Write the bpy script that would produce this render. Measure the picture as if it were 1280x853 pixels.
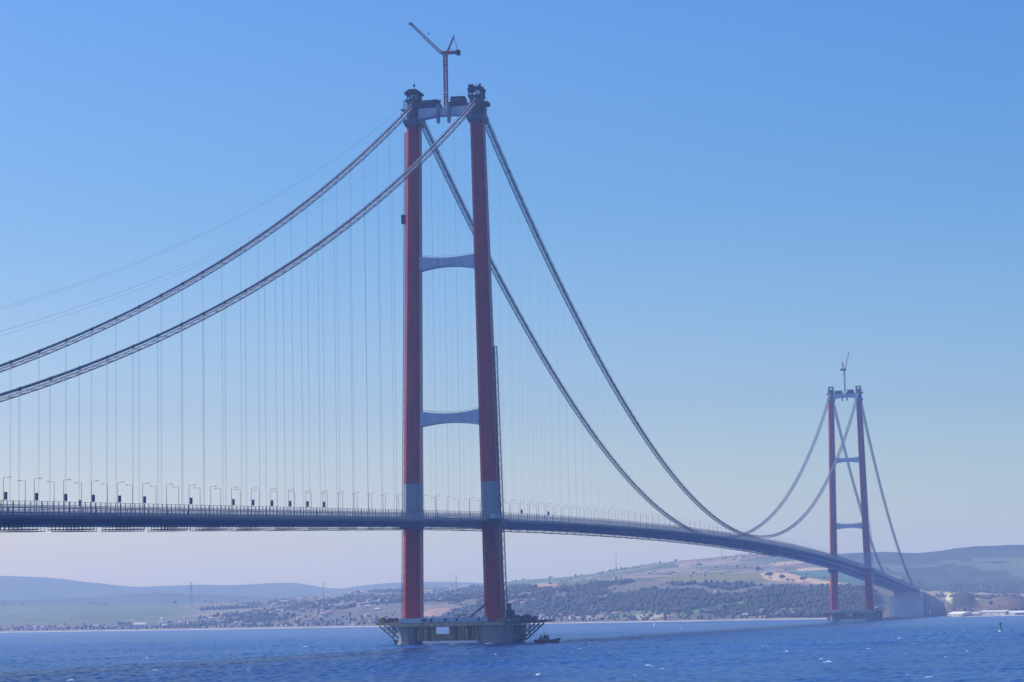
import bpy, bmesh, math, random
import numpy as np
from mathutils import Vector, Matrix
random.seed(7); rng = np.random.default_rng(7)
for o in list(bpy.data.objects): bpy.data.objects.remove(o)
S = bpy.context.scene
COL = S.collection

# ------------------------------------------------------------------ camera
CAM = np.array([380.98, -1350.79, 15.18]); FPX = 3030.25
YAW, PIT, ROL = 0.248923, 0.112957, 0.019443
cd = bpy.data.cameras.new("camera"); cam = bpy.data.objects.new("camera", cd); COL.objects.link(cam)
cd.sensor_fit = 'HORIZONTAL'; cd.sensor_width = 36.0; cd.lens = 36.0*FPX/1280.0
cd.clip_start = 1.0; cd.clip_end = 80000.0
cam.matrix_world = (Matrix.Translation(CAM) @ Matrix.Rotation(YAW, 4, 'Z') @ Matrix.Rotation(math.pi/2+PIT, 4, 'X')
                    @ Matrix.Rotation(-ROL, 4, 'Z'))
S.camera = cam

# ------------------------------------------------------------------ sky, sun, exposure
SUN = Vector((-0.61, 0.03, 0.79)).normalized()
W = bpy.data.worlds.new("World"); S.world = W; W.use_nodes = True
nt = W.node_tree; nt.nodes.clear()
sky = nt.nodes.new("ShaderNodeTexSky"); sky.sky_type = 'NISHITA'; sky.sun_disc = False
sky.sun_elevation = math.asin(SUN.z); sky.sun_rotation = math.atan2(SUN.x, SUN.y)
sky.altitude = 0; sky.air_density = 1.35; sky.dust_density = 1.6; sky.ozone_density = 4.0
bg = nt.nodes.new("ShaderNodeBackground"); bg.inputs['Strength'].default_value = 0.108
wo = nt.nodes.new("ShaderNodeOutputWorld")
hs = nt.nodes.new("ShaderNodeHueSaturation"); hs.inputs['Saturation'].default_value = 1.25
tint = nt.nodes.new("ShaderNodeMix"); tint.data_type = 'RGBA'; tint.blend_type = 'MULTIPLY'; tint.inputs['Factor'].default_value = 1.0
gtc = nt.nodes.new("ShaderNodeTexCoord"); gsx = nt.nodes.new("ShaderNodeSeparateXYZ"); grp_ = nt.nodes.new("ShaderNodeValToRGB")
nt.links.new(gtc.outputs['Generated'], gsx.inputs[0]); nt.links.new(gsx.outputs['Z'], grp_.inputs[0])
# white balance of the sky, paler and warmer towards the horizon
BAL = [(0.0, (1.42, 1.54, 1.62)), (0.035, (1.28, 1.45, 1.58)), (0.085, (.88, 1.04, 1.44)), (0.165, (.63, .92, 1.34)), (0.25, (.60, .89, 1.36)), (0.6, (.62, .86, 1.36))]
ge = grp_.color_ramp.elements
while len(ge) < len(BAL): ge.new(0.5)
for el, (ps, cc) in zip(ge, BAL): el.position = ps; el.color = (cc[0]/2, cc[1]/2, cc[2]/2, 1)
gsc = nt.nodes.new("ShaderNodeVectorMath"); gsc.operation = 'SCALE'; gsc.inputs['Scale'].default_value = 2.0
nt.links.new(grp_.outputs[0], gsc.inputs[0]); nt.links.new(gsc.outputs[0], tint.inputs['B'])
nt.links.new(sky.outputs[0], hs.inputs['Color']); nt.links.new(hs.outputs[0], tint.inputs['A']); azr = nt.nodes.new("ShaderNodeMapRange"); azr.inputs['From Min'].default_value = -0.46; azr.inputs['From Max'].default_value = -0.02
nt.links.new(gsx.outputs['X'], azr.inputs['Value'])
azm = nt.nodes.new("ShaderNodeMix"); azm.data_type = 'RGBA'; azm.inputs['A'].default_value = (1.14, 1.04, 1.0, 1); azm.inputs['B'].default_value = (.85, .94, .97, 1)
nt.links.new(azr.outputs['Result'], azm.inputs['Factor'])          # paler on the sun's side, deeper away from it
az2 = nt.nodes.new("ShaderNodeMix"); az2.data_type = 'RGBA'; az2.blend_type = 'MULTIPLY'; az2.inputs['Factor'].default_value = 1.0
nt.links.new(tint.outputs['Result'], az2.inputs['A']); nt.links.new(azm.outputs['Result'], az2.inputs['B']); nt.links.new(az2.outputs['Result'], bg.inputs[0]); nt.links.new(bg.outputs[0], wo.inputs[0])
sl = bpy.data.lights.new("sun", 'SUN'); sl.energy = 4.8; sl.angle = math.radians(0.5); sl.color = (1.0, 0.96, 0.93)
sun = bpy.data.objects.new("sun", sl); COL.objects.link(sun)
sun.rotation_euler = SUN.to_track_quat('Z', 'Y').to_euler(); sun.location = (-800, 200, 1500)
S.view_settings.view_transform = 'Standard'; S.view_settings.look = 'None'
S.view_settings.exposure = 0.0; S.view_settings.gamma = 1.0
S.render.engine = 'CYCLES'; S.cycles.volume_bounces = 1; S.cycles.max_bounces = 6
HAZE_DENSITY = 0.000105; HAZE_COLOR = (0.40, 0.57, 1.0)

# ------------------------------------------------------------------ materials
def mat(name, col, rough=0.6, metal=0.0, var=0.0, scale=0.2, spec=0.4, col2=None, stretch=None, detail=4.0, bump=0.0):
    m = bpy.data.materials.new(name); m.use_nodes = True
    n = m.node_tree.nodes; L = m.node_tree.links
    b = n["Principled BSDF"]; b.inputs['Roughness'].default_value = rough; b.inputs['Metallic'].default_value = metal
    b.inputs['Specular IOR Level'].default_value = spec
    b.inputs['Base Color'].default_value = (*col, 1)
    if var > 0 or col2:
        tc = n.new("ShaderNodeTexCoord"); mp = n.new("ShaderNodeMapping"); nz = n.new("ShaderNodeTexNoise")
        nz.inputs['Scale'].default_value = scale; nz.inputs['Detail'].default_value = detail
        if stretch: mp.inputs['Scale'].default_value = stretch
        L.new(tc.outputs['Object'], mp.inputs[0]); L.new(mp.outputs[0], nz.inputs['Vector'])
        rp = n.new("ShaderNodeValToRGB"); e = rp.color_ramp.elements
        e[0].position = .3; e[1].position = .7
        c2 = col2 if col2 else tuple(min(1, c*(1+var)) for c in col)
        c1 = col if col2 else tuple(c*(1-var) for c in col)
        e[0].color = (*c1, 1); e[1].color = (*c2, 1)
        L.new(nz.outputs['Fac'], rp.inputs[0]); L.new(rp.outputs[0], b.inputs['Base Color'])
        if bump:
            bp = n.new("ShaderNodeBump"); bp.inputs['Strength'].default_value = bump; bp.inputs['Distance'].default_value = 1
            L.new(nz.outputs['Fac'], bp.inputs['Height']); L.new(bp.outputs[0], b.inputs['Normal'])
    return m

M = dict(
 red=mat("tower_red_paint", (.37,.032,.034), .28, spec=.2, var=.26, scale=.12, stretch=(1,1,.35)),
 grey=mat("grey_primer", (.22,.24,.27), .5, var=.15, scale=.1),
 collar=mat("collar_grey", (.12,.13,.155), .5, var=.15, scale=.3),
 dark=mat("dark_steel", (.07,.075,.09), .5, var=.3, scale=.4),
 navy=mat("navy_steel", (.035,.045,.075), .55, var=.25, scale=.3),
 beam=mat("pale_beam_paint", (.56,.58,.63), .5, var=.12, scale=.5, stretch=(1,1,.1)),
 cable=mat("cable_wrap", (.16,.17,.20), .4, .2, var=.2, scale=.6),
 mesh=mat("catwalk_mesh", (.19,.185,.20), .6, var=.5, scale=.35, detail=6),
 rope=mat("wire_rope", (.36,.38,.42), .5),
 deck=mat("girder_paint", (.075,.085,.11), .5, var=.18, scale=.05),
 soffit=mat("girder_soffit_waterlight", (.30,.32,.36), .45, var=.15, scale=.05),  # same girder, lightened: bounce light off the water is in this colour
 edge=mat("catwalk_rope", (.085,.095,.13), .5),
 fence=mat("fence_steel", (.17,.185,.22), .5),
 louvre=mat("fence_louvre", (.24,.26,.31), .5),
 asphalt=mat("asphalt", (.05,.05,.055), .9, var=.2, scale=.3),
 concrete=mat("caisson_concrete", (.22,.22,.215), .85, var=.3, scale=.12, stretch=(1,1,.3)),
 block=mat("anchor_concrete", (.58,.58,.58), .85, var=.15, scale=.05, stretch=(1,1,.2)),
 blockside=mat("anchor_concrete_shaded", (.20,.21,.24), .85, var=.2, scale=.05),  # concrete of the anchorage, with its shaded side put into the colour
 rust=mat("rusty_sheet_pile", (.27,.19,.12), .8, var=.4, scale=.4),
 olive=mat("platform_edge_olive", (.46,.36,.19), .7, var=.4, scale=.5),
 panel=mat("platform_fence_panel", (.46,.51,.53), .6, var=.15, scale=.4),
 white=mat("white_paint", (.75,.75,.74), .5),
 crane=mat("crane_red", (.36,.07,.075), .5, var=.2, scale=.3),
 crane_grey=mat("crane_grey", (.35,.36,.40), .5),
 blue_banner=mat("banner_blue", (.06,.065,.17), .7),
 hull=mat("boat_hull", (.10,.045,.045), .5), cabin=mat("boat_cabin", (.13,.11,.12), .5),
 glass=mat("dark_glass", (.02,.03,.04), .1),
 wall_w=mat("house_white_wall", (.62,.61,.60), .8), wall_c=mat("house_cream_wall", (.55,.48,.38), .8),
 roof_r=mat("house_tile_roof", (.30,.17,.13), .85), roof_g=mat("house_grey_roof", (.40,.40,.40), .8),
 jetty=mat("jetty_timber", (.55,.36,.30), .8, var=.15, scale=.2),
 pylon=mat("galvanised_steel", (.20,.21,.23), .5, .3),
 trunk=mat("bark", (.06,.045,.035), .9),
 leaf=mat("tree_foliage", (.035,.052,.028), .9, col2=(.065,.08,.045), scale=.08),
 leaf2=mat("wood_foliage", (.040,.055,.034), .9, col2=(.085,.09,.058), scale=.012, detail=6),
 green=mat("buoy_green", (.03,.20,.09), .5),
 black=mat("buoy_black", (.02,.02,.025), .5),
)

mn=M['mesh'].node_tree; mo=mn.nodes['Material Output']; mt_=mn.nodes.new('ShaderNodeBsdfTransparent'); mm_=mn.nodes.new('ShaderNodeMixShader'); mm_.inputs[0].default_value=.5
mn.links.new(mt_.outputs[0],mm_.inputs[1]); mn.links.new(mn.nodes['Principled BSDF'].outputs[0],mm_.inputs[2]); mn.links.new(mm_.outputs[0],mo.inputs['Surface'])   # open wire mesh
# ------------------------------------------------------------------ mesh helpers
class MB:
    def __init__(s): s.v=[]; s.f=[]; s.m=[]; s.mats=[]
    def mi(s, m):
        if m not in s.mats: s.mats.append(m)
        return s.mats.index(m)
    def add(s, vs, fs, m):
        k=len(s.v); s.v += [tuple(v) for v in vs]; s.f += [tuple(k+i for i in f) for f in fs]; s.m += [s.mi(m)]*len(fs)
    def box(s, c, d, m, rz=0.0):
        x,y,z=[e/2 for e in d]; ca,sa=math.cos(rz),math.sin(rz)
        vs=[]
        for dz in (-z,z):
            for dx,dy in ((-x,-y),(x,-y),(x,y),(-x,y)):
                vs.append((c[0]+dx*ca-dy*sa, c[1]+dx*sa+dy*ca, c[2]+dz))
        s.add(vs, [(3,2,1,0),(4,5,6,7),(0,1,5,4),(1,2,6,5),(2,3,7,6),(3,0,4,7)], m)
    def bar(s, p, q, r, m, n=4, r2=None, caps=True):
        p=Vector(p); q=Vector(q); d=(q-p)
        if d.length<1e-6: return
        d.normalize(); a=Vector((0,0,1)) if abs(d.z)<.95 else Vector((0,1,0))
        u=d.cross(a).normalized(); w=d.cross(u); r2=r if r2 is None else r2
        vs=[]
        for (c,rr) in ((p,r),(q,r2)):
            for i in range(n):
                t=2*math.pi*(i+.5)/n; vs.append(c+(u*math.cos(t)+w*math.sin(t))*rr)
        fs=[(i,(i+1)%n,n+(i+1)%n,n+i) for i in range(n)]
        if caps: fs += [tuple(range(n-1,-1,-1)), tuple(range(n,2*n))]
        s.add(vs, fs, m)
    def tube(s, pts, r, m, n=8):
        pts=[Vector(p) for p in pts]; k=len(pts); vs=[]
        for i,p in enumerate(pts):
            d=(pts[min(i+1,k-1)]-pts[max(i-1,0)]).normalized(); a=Vector((1,0,0)) if abs(d.x)<.9 else Vector((0,0,1))
            u=d.cross(a).normalized(); w=d.cross(u)
            vs += [p+(u*math.cos(2*math.pi*j/n)+w*math.sin(2*math.pi*j/n))*r for j in range(n)]
        fs=[(i*n+j, i*n+(j+1)%n, (i+1)*n+(j+1)%n, (i+1)*n+j) for i in range(k-1) for j in range(n)]
        fs += [tuple(range(n-1,-1,-1)), tuple((k-1)*n+j for j in range(n))]
        s.add(vs, fs, m)
    def sweep(s, secs, m, mats=None, caps=True):
        """secs: list of equal-length closed rings"""
        n=len(secs[0]); vs=[v for r in secs for v in r]
        k=len(s.v); s.v += [tuple(v) for v in vs]
        for i in range(len(secs)-1):
            for j in range(n):
                s.f.append((k+i*n+j, k+i*n+(j+1)%n, k+(i+1)*n+(j+1)%n, k+(i+1)*n+j))
                mm = m if mats is None else mats(i,j)
                s.m.append(s.mi(mm))
        if caps:
            s.f.append(tuple(k+j for j in range(n-1,-1,-1))); s.m.append(s.mi(m))
            s.f.append(tuple(k+(len(secs)-1)*n+j for j in range(n))); s.m.append(s.mi(m))
    def prism(s, poly, axis, a, b, m):
        """poly in the two other axes extruded along axis from a to b"""
        def P(u,v,t): return {'x':(t,u,v),'y':(u,t,v),'z':(u,v,t)}[axis]
        n=len(poly); vs=[P(u,v,a) for u,v in poly]+[P(u,v,b) for u,v in poly]
        fs=[(i,(i+1)%n,n+(i+1)%n,n+i) for i in range(n)]+[tuple(range(n-1,-1,-1)),tuple(range(n,2*n))]
        s.add(vs, fs, m)
    def lattice(s, p, q, w, m, nseg, r=.12, taper=1.0):
        p=Vector(p); q=Vector(q); d=(q-p).normalized(); a=Vector((0,1,0)) if abs(d.y)<.9 else Vector((1,0,0))
        u=d.cross(a).normalized(); v=d.cross(u).normalized()
        def corner(t,i):
            ww=w/2*(1+(taper-1)*t); sx,sy=((-1,-1),(1,-1),(1,1),(-1,1))[i%4]; return p+(q-p)*t+u*sx*ww+v*sy*ww
        for i in range(4): s.bar(corner(0,i), corner(1,i), r, m)
        for k in range(nseg):
            t0,t1=k/nseg,(k+1)/nseg
            for i in range(4):
                if k%2: s.bar(corner(t0,i),corner(t1,i+1),r*.7,m)
                else: s.bar(corner(t0,i+1),corner(t1,i),r*.7,m)
                s.bar(corner(t1,i),corner(t1,i+1),r*.7,m)
    def mesh(s, name, smooth=False):
        me=bpy.data.meshes.new(name); me.from_pydata(s.v,[],s.f)
        for mm in s.mats: me.materials.append(mm)
        me.polygons.foreach_set('material_index', s.m)
        if smooth: me.polygons.foreach_set('use_smooth',[True]*len(me.polygons))
        bm=bmesh.new(); bm.from_mesh(me); bmesh.ops.recalc_face_normals(bm, faces=bm.faces); bm.to_mesh(me); bm.free()
        me.update(); return me
    def build(s, name, parent=None, smooth=False, loc=None):
        o=bpy.data.objects.new(name, s.mesh(name, smooth)); COL.objects.link(o)
        if parent: o.parent=parent
        if loc: o.location=loc
        return o
def empty(name, loc=(0,0,0), parent=None):
    o=bpy.data.objects.new(name,None); COL.objects.link(o); o.location=loc; o.empty_display_size=1
    if parent: o.parent=parent
    return o
def tag(o,label=None,cat=None,group=None,kind=None):
    if label: o['label']=label
    if cat: o['category']=cat
    if group: o['group']=group
    if kind: o['kind']=kind
    return o
def link(name, me, loc=(0,0,0), rz=0, parent=None, sc=None):
    o=bpy.data.objects.new(name,me); COL.objects.link(o); o.location=loc; o.rotation_euler=(0,0,rz)
    if parent: o.parent=parent
    if sc: o.scale=sc
    return o
def copy_tree(o, parent=None):
    c=o.copy(); COL.objects.link(c)
    if parent: c.parent=parent
    for ch in o.children: copy_tree(ch,c)
    return c

# photo geometry helpers: the survey that gave the camera (pixels of the 1280-wide photograph -> bearings)
def ray(X,Y):
    u2,v2=X-640,426.5-Y; cr,sr=math.cos(ROL),math.sin(ROL)
    u=u2*cr+v2*sr; v=-u2*sr+v2*cr
    c,s=math.cos(YAW),math.sin(YAW)
    fw=np.array([-s,c,0]); rt=np.array([c,s,0]); up=np.array([0,0,1.])
    return u*rt/FPX+v*(-fw*math.sin(PIT)+up*math.cos(PIT))/FPX+fw*math.cos(PIT)+up*math.sin(PIT)
def at_range(X,Y,r):            # world point at horizontal range r along that bearing
    d=ray(X,Y); return CAM+d*(r/math.hypot(d[0],d[1]))
def at_water(X,Y,z=0.0):
    d=ray(X,Y); return CAM+d*((z-CAM[2])/d[2])

# ------------------------------------------------------------------ noise for terrain / water
def vnoise(x,y,seed=0):
    xi=np.floor(x).astype(np.int64); yi=np.floor(y).astype(np.int64); fx=x-xi; fy=y-yi
    def h(a,b):
        n=(a*374761393+b*668265263+seed*974634777)&0xffffffff
        n=((n^(n>>13))*1274126177)&0xffffffff
        return ((n^(n>>16))&0xffff)/65535.0
    sx=fx*fx*(3-2*fx); sy=fy*fy*(3-2*fy)
    return (h(xi,yi)*(1-sx)+h(xi+1,yi)*sx)*(1-sy)+(h(xi,yi+1)*(1-sx)+h(xi+1,yi+1)*sx)*sy
def fbm(x,y,oct=4,seed=0):
    t=0;a=.5;n=0
    for i in range(oct): t=t+a*vnoise(x*2**i,y*2**i,seed+i); n+=a; a*=.5
    return t/n

def grid_object(name, P, colors=None, material=None, extra=None):
    nr,nc,_=P.shape
    me=bpy.data.meshes.new(name); me.vertices.add(nr*nc); me.vertices.foreach_set('co', P.reshape(-1).astype(np.float32))
    i=np.arange(nr*nc).reshape(nr,nc)
    q=np.stack([i[:-1,:-1],i[:-1,1:],i[1:,1:],i[1:,:-1]],-1).reshape(-1,4)
    nf=len(q); me.loops.add(nf*4); me.polygons.add(nf)
    me.loops.foreach_set('vertex_index', q.reshape(-1).astype(np.int32))
    me.polygons.foreach_set('loop_start', np.arange(0,nf*4,4,dtype=np.int32))
    me.polygons.foreach_set('loop_total', np.full(nf,4,dtype=np.int32))
    me.polygons.foreach_set('use_smooth', np.ones(nf,dtype=bool))
    me.update(calc_edges=True)
    if colors is not None:
        a=me.color_attributes.new('cover','FLOAT_COLOR','POINT'); a.data.foreach_set('color', colors.reshape(-1).astype(np.float32))
    if extra is not None:
        a=me.attributes.new('foam','FLOAT','POINT'); a.data.foreach_set('value', extra.reshape(-1).astype(np.float32))
    me.validate(); me.materials.append(material)
    o=bpy.data.objects.new(name,me); COL.objects.link(o); return o

# ------------------------------------------------------------------ haze (one closed box round everything)
hm=bpy.data.materials.new("haze_air"); hm.use_nodes=True; n=hm.node_tree.nodes; n.clear()
pv=n.new("ShaderNodeVolumePrincipled"); pv.inputs['Color'].default_value=(*HAZE_COLOR,1); pv.inputs['Density'].default_value=HAZE_DENSITY
pv.inputs['Absorption Color'].default_value=(1,1,1,1); pv.inputs['Anisotropy'].default_value=0.1
on=n.new("ShaderNodeOutputMaterial"); hm.node_tree.links.new(pv.outputs[0],on.inputs['Volume'])
hb=MB(); hb.box((-1000,6400,207.5),(29000,18800,435),hm)
tag(hb.build("haze"),kind='stuff')

# ------------------------------------------------------------------ sea
def make_water():
    r=[4.0]
    while r[-1]<9500:
        x=r[-1]
        r.append(x+ (max(4,x*.12) if x<470 else 2.6 if x<1150 else 3.6 if x<1800 else min(160, 3.6+(x-1800)*.03)))
    r=np.array(r)
    fine=np.linspace(-.262,.262,660)
    coarse=np.concatenate([np.linspace(-math.pi,-.30,60), fine, np.linspace(.30,math.pi,60)])
    A,R=np.meshgrid(coarse,r)
    ang=YAW+math.pi/2-A           # bearing: camera heading is YAW left of +Y
    X=CAM[0]+R*np.cos(ang); Y=CAM[1]+R*np.sin(ang)
    Z=np.zeros_like(X); g=np.random.default_rng(3)
    for i in range(34):
        lam=2.8*(4.6**(g.random())); th=math.radians(205)+g.normal()*.65; k=2*math.pi/lam
        ph=g.random()*6.28; a=.0125*lam**.8
        Z+=a*np.sin(k*(X*math.cos(th)+Y*math.sin(th))+ph)
    patch=.45+1.1*fbm(X/160,Y/260,3,5)
    Z=Z*patch*.66; Z=Z+.3*np.clip(Z,0,None)**2
    fade=np.clip((R-250)/200,0,1)*np.clip(1.25-(R-1600)/3200,.12,1)
    Z*=fade; Z=np.where(R>6000,0,Z)
    foam=np.zeros_like(Z)
    inside=(np.abs(A)<.235)
    for k in range(100):
        rr=540*(5.2**(g.random()**1.0)); aa=(g.random()-.5)*.47
        if k>60: rr=540+g.random()*600
        w=(.3+.7*g.random()**2.5)*(1+rr/2500); l=w*1.2
        i0,i1=np.searchsorted(r,rr-14),np.searchsorted(r,rr+14)
        j0,j1=np.searchsorted(coarse,aa-6*w/rr),np.searchsorted(coarse,aa+6*w/rr)
        if i1-i0<2 or j1-j0<2: continue
        ar=A[i0:i1,j0:j1]; rg=R[i0:i1,j0:j1]
        wob=vnoise(ar*rr*1.7+k*7,rg*.3,k)
        e=np.exp(-((ar-aa)*rr/w)**2-((rg-rr)/l)**2)*(.4+1.2*wob)
        Z[i0:i1,j0:j1]+=.55*(.5+.5*g.random())*e
        foam[i0:i1,j0:j1]=np.maximum(foam[i0:i1,j0:j1],np.clip(e*1.9-.45,0,.8))
    # wash round the near pier
    dx=np.maximum(np.maximum(-31-X,X-40),0); dy=np.maximum(np.maximum(-21-Y,Y-21),0); dd=np.hypot(dx,dy)
    foam=np.maximum(foam,np.clip(1-dd/7,0,1)*np.clip(fbm(X/5,Y/9,3,91)*2.6-1.0,0,.7))
    dw=np.abs(Y+22+.10*(X+30))/6+np.clip(-(X+30),0,1)*0; wk=(X<-28)&(X>-140)
    foam=np.maximum(foam,np.where(wk,np.clip(1-dw,0,1)*np.clip(fbm(X/14,Y/9,3,93)*2.4-1.1,0,.5)*np.clip((X+140)/60,0,1),0))
    m=bpy.data.materials.new("sea_water"); m.use_nodes=True; n=m.node_tree.nodes; L=m.node_tree.links; b=n["Principled BSDF"]
    tc=n.new("ShaderNodeTexCoord")
    def noise(scale,detail,st=(1,1,1)):
        mp=n.new("ShaderNodeMapping"); mp.inputs['Scale'].default_value=st; nz=n.new("ShaderNodeTexNoise")
        nz.inputs['Scale'].default_value=scale; nz.inputs['Detail'].default_value=detail
        L.new(tc.outputs['Object'],mp.inputs[0]); L.new(mp.outputs[0],nz.inputs[0]); return nz
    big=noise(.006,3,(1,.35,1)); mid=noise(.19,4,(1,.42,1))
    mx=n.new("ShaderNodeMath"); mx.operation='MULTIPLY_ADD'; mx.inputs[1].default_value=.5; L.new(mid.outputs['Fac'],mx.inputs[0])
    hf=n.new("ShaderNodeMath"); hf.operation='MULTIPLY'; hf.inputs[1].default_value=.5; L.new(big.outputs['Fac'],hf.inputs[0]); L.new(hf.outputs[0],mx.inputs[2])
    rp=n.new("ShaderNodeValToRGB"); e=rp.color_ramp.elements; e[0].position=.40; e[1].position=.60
    e[0].color=(.002,.026,.112,1); e[1].color=(.007,.058,.225,1); L.new(mx.outputs[0],rp.inputs[0])  # dark and sky-reflecting ripple facets put into the base colour
    fa=n.new("ShaderNodeAttribute"); fa.attribute_name='foam'
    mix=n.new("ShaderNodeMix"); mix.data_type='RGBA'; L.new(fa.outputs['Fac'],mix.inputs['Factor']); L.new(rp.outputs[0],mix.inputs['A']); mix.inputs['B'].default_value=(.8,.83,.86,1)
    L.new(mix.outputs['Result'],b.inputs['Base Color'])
    b.inputs['Roughness'].default_value=.25; b.inputs['IOR'].default_value=1.33; b.inputs['Specular IOR Level'].default_value=.18
    w1=noise(.22,6,(1,.5,1)); bp=n.new("ShaderNodeBump"); bp.inputs['Strength'].default_value=.8; bp.inputs['Distance'].default_value=1.6
    L.new(w1.outputs['Fac'],bp.inputs['Height']); L.new(bp.outputs[0],b.inputs['Normal'])
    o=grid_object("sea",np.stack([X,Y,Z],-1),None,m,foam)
    tag(o,kind='structure')
make_water()

# ------------------------------------------------------------------ terrain of the far shore
PXW=1280.0
def interp(x,xs,ys): return np.interp(x,xs,ys)
SHORE=([-900,0,160,300,485,690,860,960,1130,1280,2200],[6400,5750,5150,4800,4600,4380,4260,4170,4060,3960,3700])
RIDGE=([-900,-300,0,75,160,220,280,330,370,410,440,480,500,530,560,600,632,660,700,740,770,790,820,850,880,920,950,975,1010,1060,1130,1180,1230,1280,1700,2200],
       [775,768,757,755,756,755,753,752,749,745,741,738,737,736,735,732,728,725,723,718.5,713,710,705,702,699.5,695,693,692,696,708,722,731,733,731,722,715])
ESC=([-900,0,160,300,400,480,560,640,700,800,900,1000,1060,1130,1180,1280,2200],
     [788,776,773,767,758,753,752,742,733,727,727,731,735,748,757,757,748])
def hor_y(X): return 770.3-(X-640)*ROL
def col_bearing(X):
    d=ray(X,hor_y(X)); return math.atan2(d[1],d[0])
def smooth(a,k=9):
    p=np.pad(a,(k,k),mode='edge'); ker=np.hanning(2*k+1); ker/=ker.sum(); return np.convolve(p,ker,'valid')
def elev_z(X,Yp,R): return CAM[2]+R*(hor_y(X)-Yp)*(1-0.0)/FPX
def make_shore():
    Xc=np.concatenate([np.linspace(-900,-30,60,endpoint=False),np.linspace(-30,1310,1150,endpoint=False),np.linspace(1310,2200,60)])
    bear=np.array([col_bearing(x) for x in Xc])
    rs=smooth(interp(Xc,*SHORE),15)+smooth(interp(Xc,[1093,1104,1150,1183,1190],[0,200,330,760,0]),4)+ (fbm(Xc/60.,Xc*0,4,21)-.5)*170
    ye=smooth(interp(Xc,*ESC),12); yr=smooth(interp(Xc,*RIDGE),6)
    f=np.concatenate([np.linspace(-60,0,4,endpoint=False),np.linspace(0,60,8,endpoint=False),np.linspace(60,760,95,endpoint=False),np.linspace(760,2500,105,endpoint=False),np.linspace(2500,4200,24)])
    F,XX=np.meshgrid(f,Xc,indexing='ij'); RS=np.broadcast_to(rs,F.shape); R=RS+F
    B=np.broadcast_to(bear,F.shape)
    X=CAM[0]+R*np.cos(B); Y=CAM[1]+R*np.sin(B)
    ze=elev_z(Xc,ye,rs+760); zr=elev_z(Xc,yr,rs+2500)
    zb=4.0
    t1=np.clip((F-60)/700,0,1); s1=t1**1.15*(1-t1)+ (1-(1-t1)**2)*t1
    t2=np.clip((F-760)/1740,0,1); s2=t2*(1-.25*np.sin(t2*math.pi))
    t3=np.clip((F-2500)/1700,0,1)
    Z=np.where(F<0, F*.05-.4, np.where(F<60, F/60*zb-.4, zb+(ze-zb)*s1))
    Z=np.where(F>760, ze+(zr-ze)*s2, Z); Z=np.where(F>2500, zr*(1-.5*t3*t3), Z)
    rel=np.clip((F-60)/250,0,1)
    Z=Z+rel*((fbm(X/420,Y/420,4,31)-.5)*26*np.sin(np.clip(F/2500,0,1)*math.pi)+(fbm(X/70,Y/70,3,33)-.5)*5*(F<2450))
    # mounds behind the anchorage
    def mound(cx,cy_off,wx,wy,h):
        return h*np.exp(-np.abs((XX-cx)/wx)**2.6-np.abs((F-cy_off)/wy)**2.4)
    mk1=mound(1206,330,15,110,30); mk2=mound(1257,260,34,120,24); mk3=mound(1185,420,16,90,12)
    Z=Z+mk1+mk2+mk3
    yp=hor_y(XX)-(Z-CAM[2])/R*FPX     # apparent height, only to look the field map up
    # ---- land cover (plain albedo of fields, woods, soil)
    def C(r,g,b): return np.array([r,g,b])
    n1=fbm(X/260,Y/260,4,41); n2=fbm(X/45,Y/45,4,43); n3=fbm(X/900,Y/500,3,47)
    scrub=C(.115,.108,.088); wood=C(.042,.055,.036); gfield=C(.085,.125,.045); teal=C(.10,.128,.10); tan=C(.36,.27,.17); pale=C(.26,.22,.18); soil=C(.17,.13,.10); sand=C(.35,.33,.31)
    col=np.empty(F.shape+(3,)); col[:]=scrub
    # patchwork fields on the plateau: cells in bearing / range
    cu=X*.9+Y*.42; cv=-X*.42+Y*.9
    wob=(fbm(X/300,Y/300,3,51)-.5)*260
    iu=np.floor((cu+wob)/230).astype(int); iv=np.floor((cv+wob*.6)/85).astype(int)
    hsh=((iu*73856093)^(iv*19349663))&1023; hh=hsh/1023.
    lav=C(.19,.165,.15)
    pal=[teal,gfield*.9,lav,pale,scrub*1.5,teal*.8,lav*1.15,soil,gfield*.8,lav*.85,scrub*1.2,tan*.75]
    fld=np.empty_like(col)
    for i,p in enumerate(pal): fld[(hh*len(pal)).astype(int).clip(0,len(pal)-1)==i]=p
    plat=(F>640); col[plat]=fld[plat]
    gl=(XX<270)&(F>250); w=np.clip((270-XX)/60,0,1)*np.clip((F-300)/150,0,1)
    col=col*(1-w[...,None])+ C(.095,.122,.068)[None,None]*w[...,None]*(.72+.3*n1+.28*((hsh*7)%97)/97.)[...,None]
    # woods on the scarp
    ywt=interp(XX,[600,640,700,760,800,900,960,1060,1130],[775,735,736,728,727,727.5,731,733,745])
    ywb=interp(XX,[600,640,700,760,800,850,900,960,1060,1130],[776,776,772,765,763,766,768,772,773,774])
    anch=(XX>1092)&(XX<1192)&(F<1500)
    wd=(yp>ywt+(n1-.5)*8)&(yp<ywb+(n2-.5)*5)&(XX>612)&(XX<1180)&((n1+.5*n2)<.92)
    lw=(XX<=612)&(F>80)&((fbm(X/170,Y/170,4,61)+.25*n2)>.74)
    rw=(XX>1130)&(fbm(X/240,Y/240,4,63)>.56)
    woods=(wd|(lw&~((XX<250)&(F>330)))|rw)&~anch
    col[woods]=wood
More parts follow.
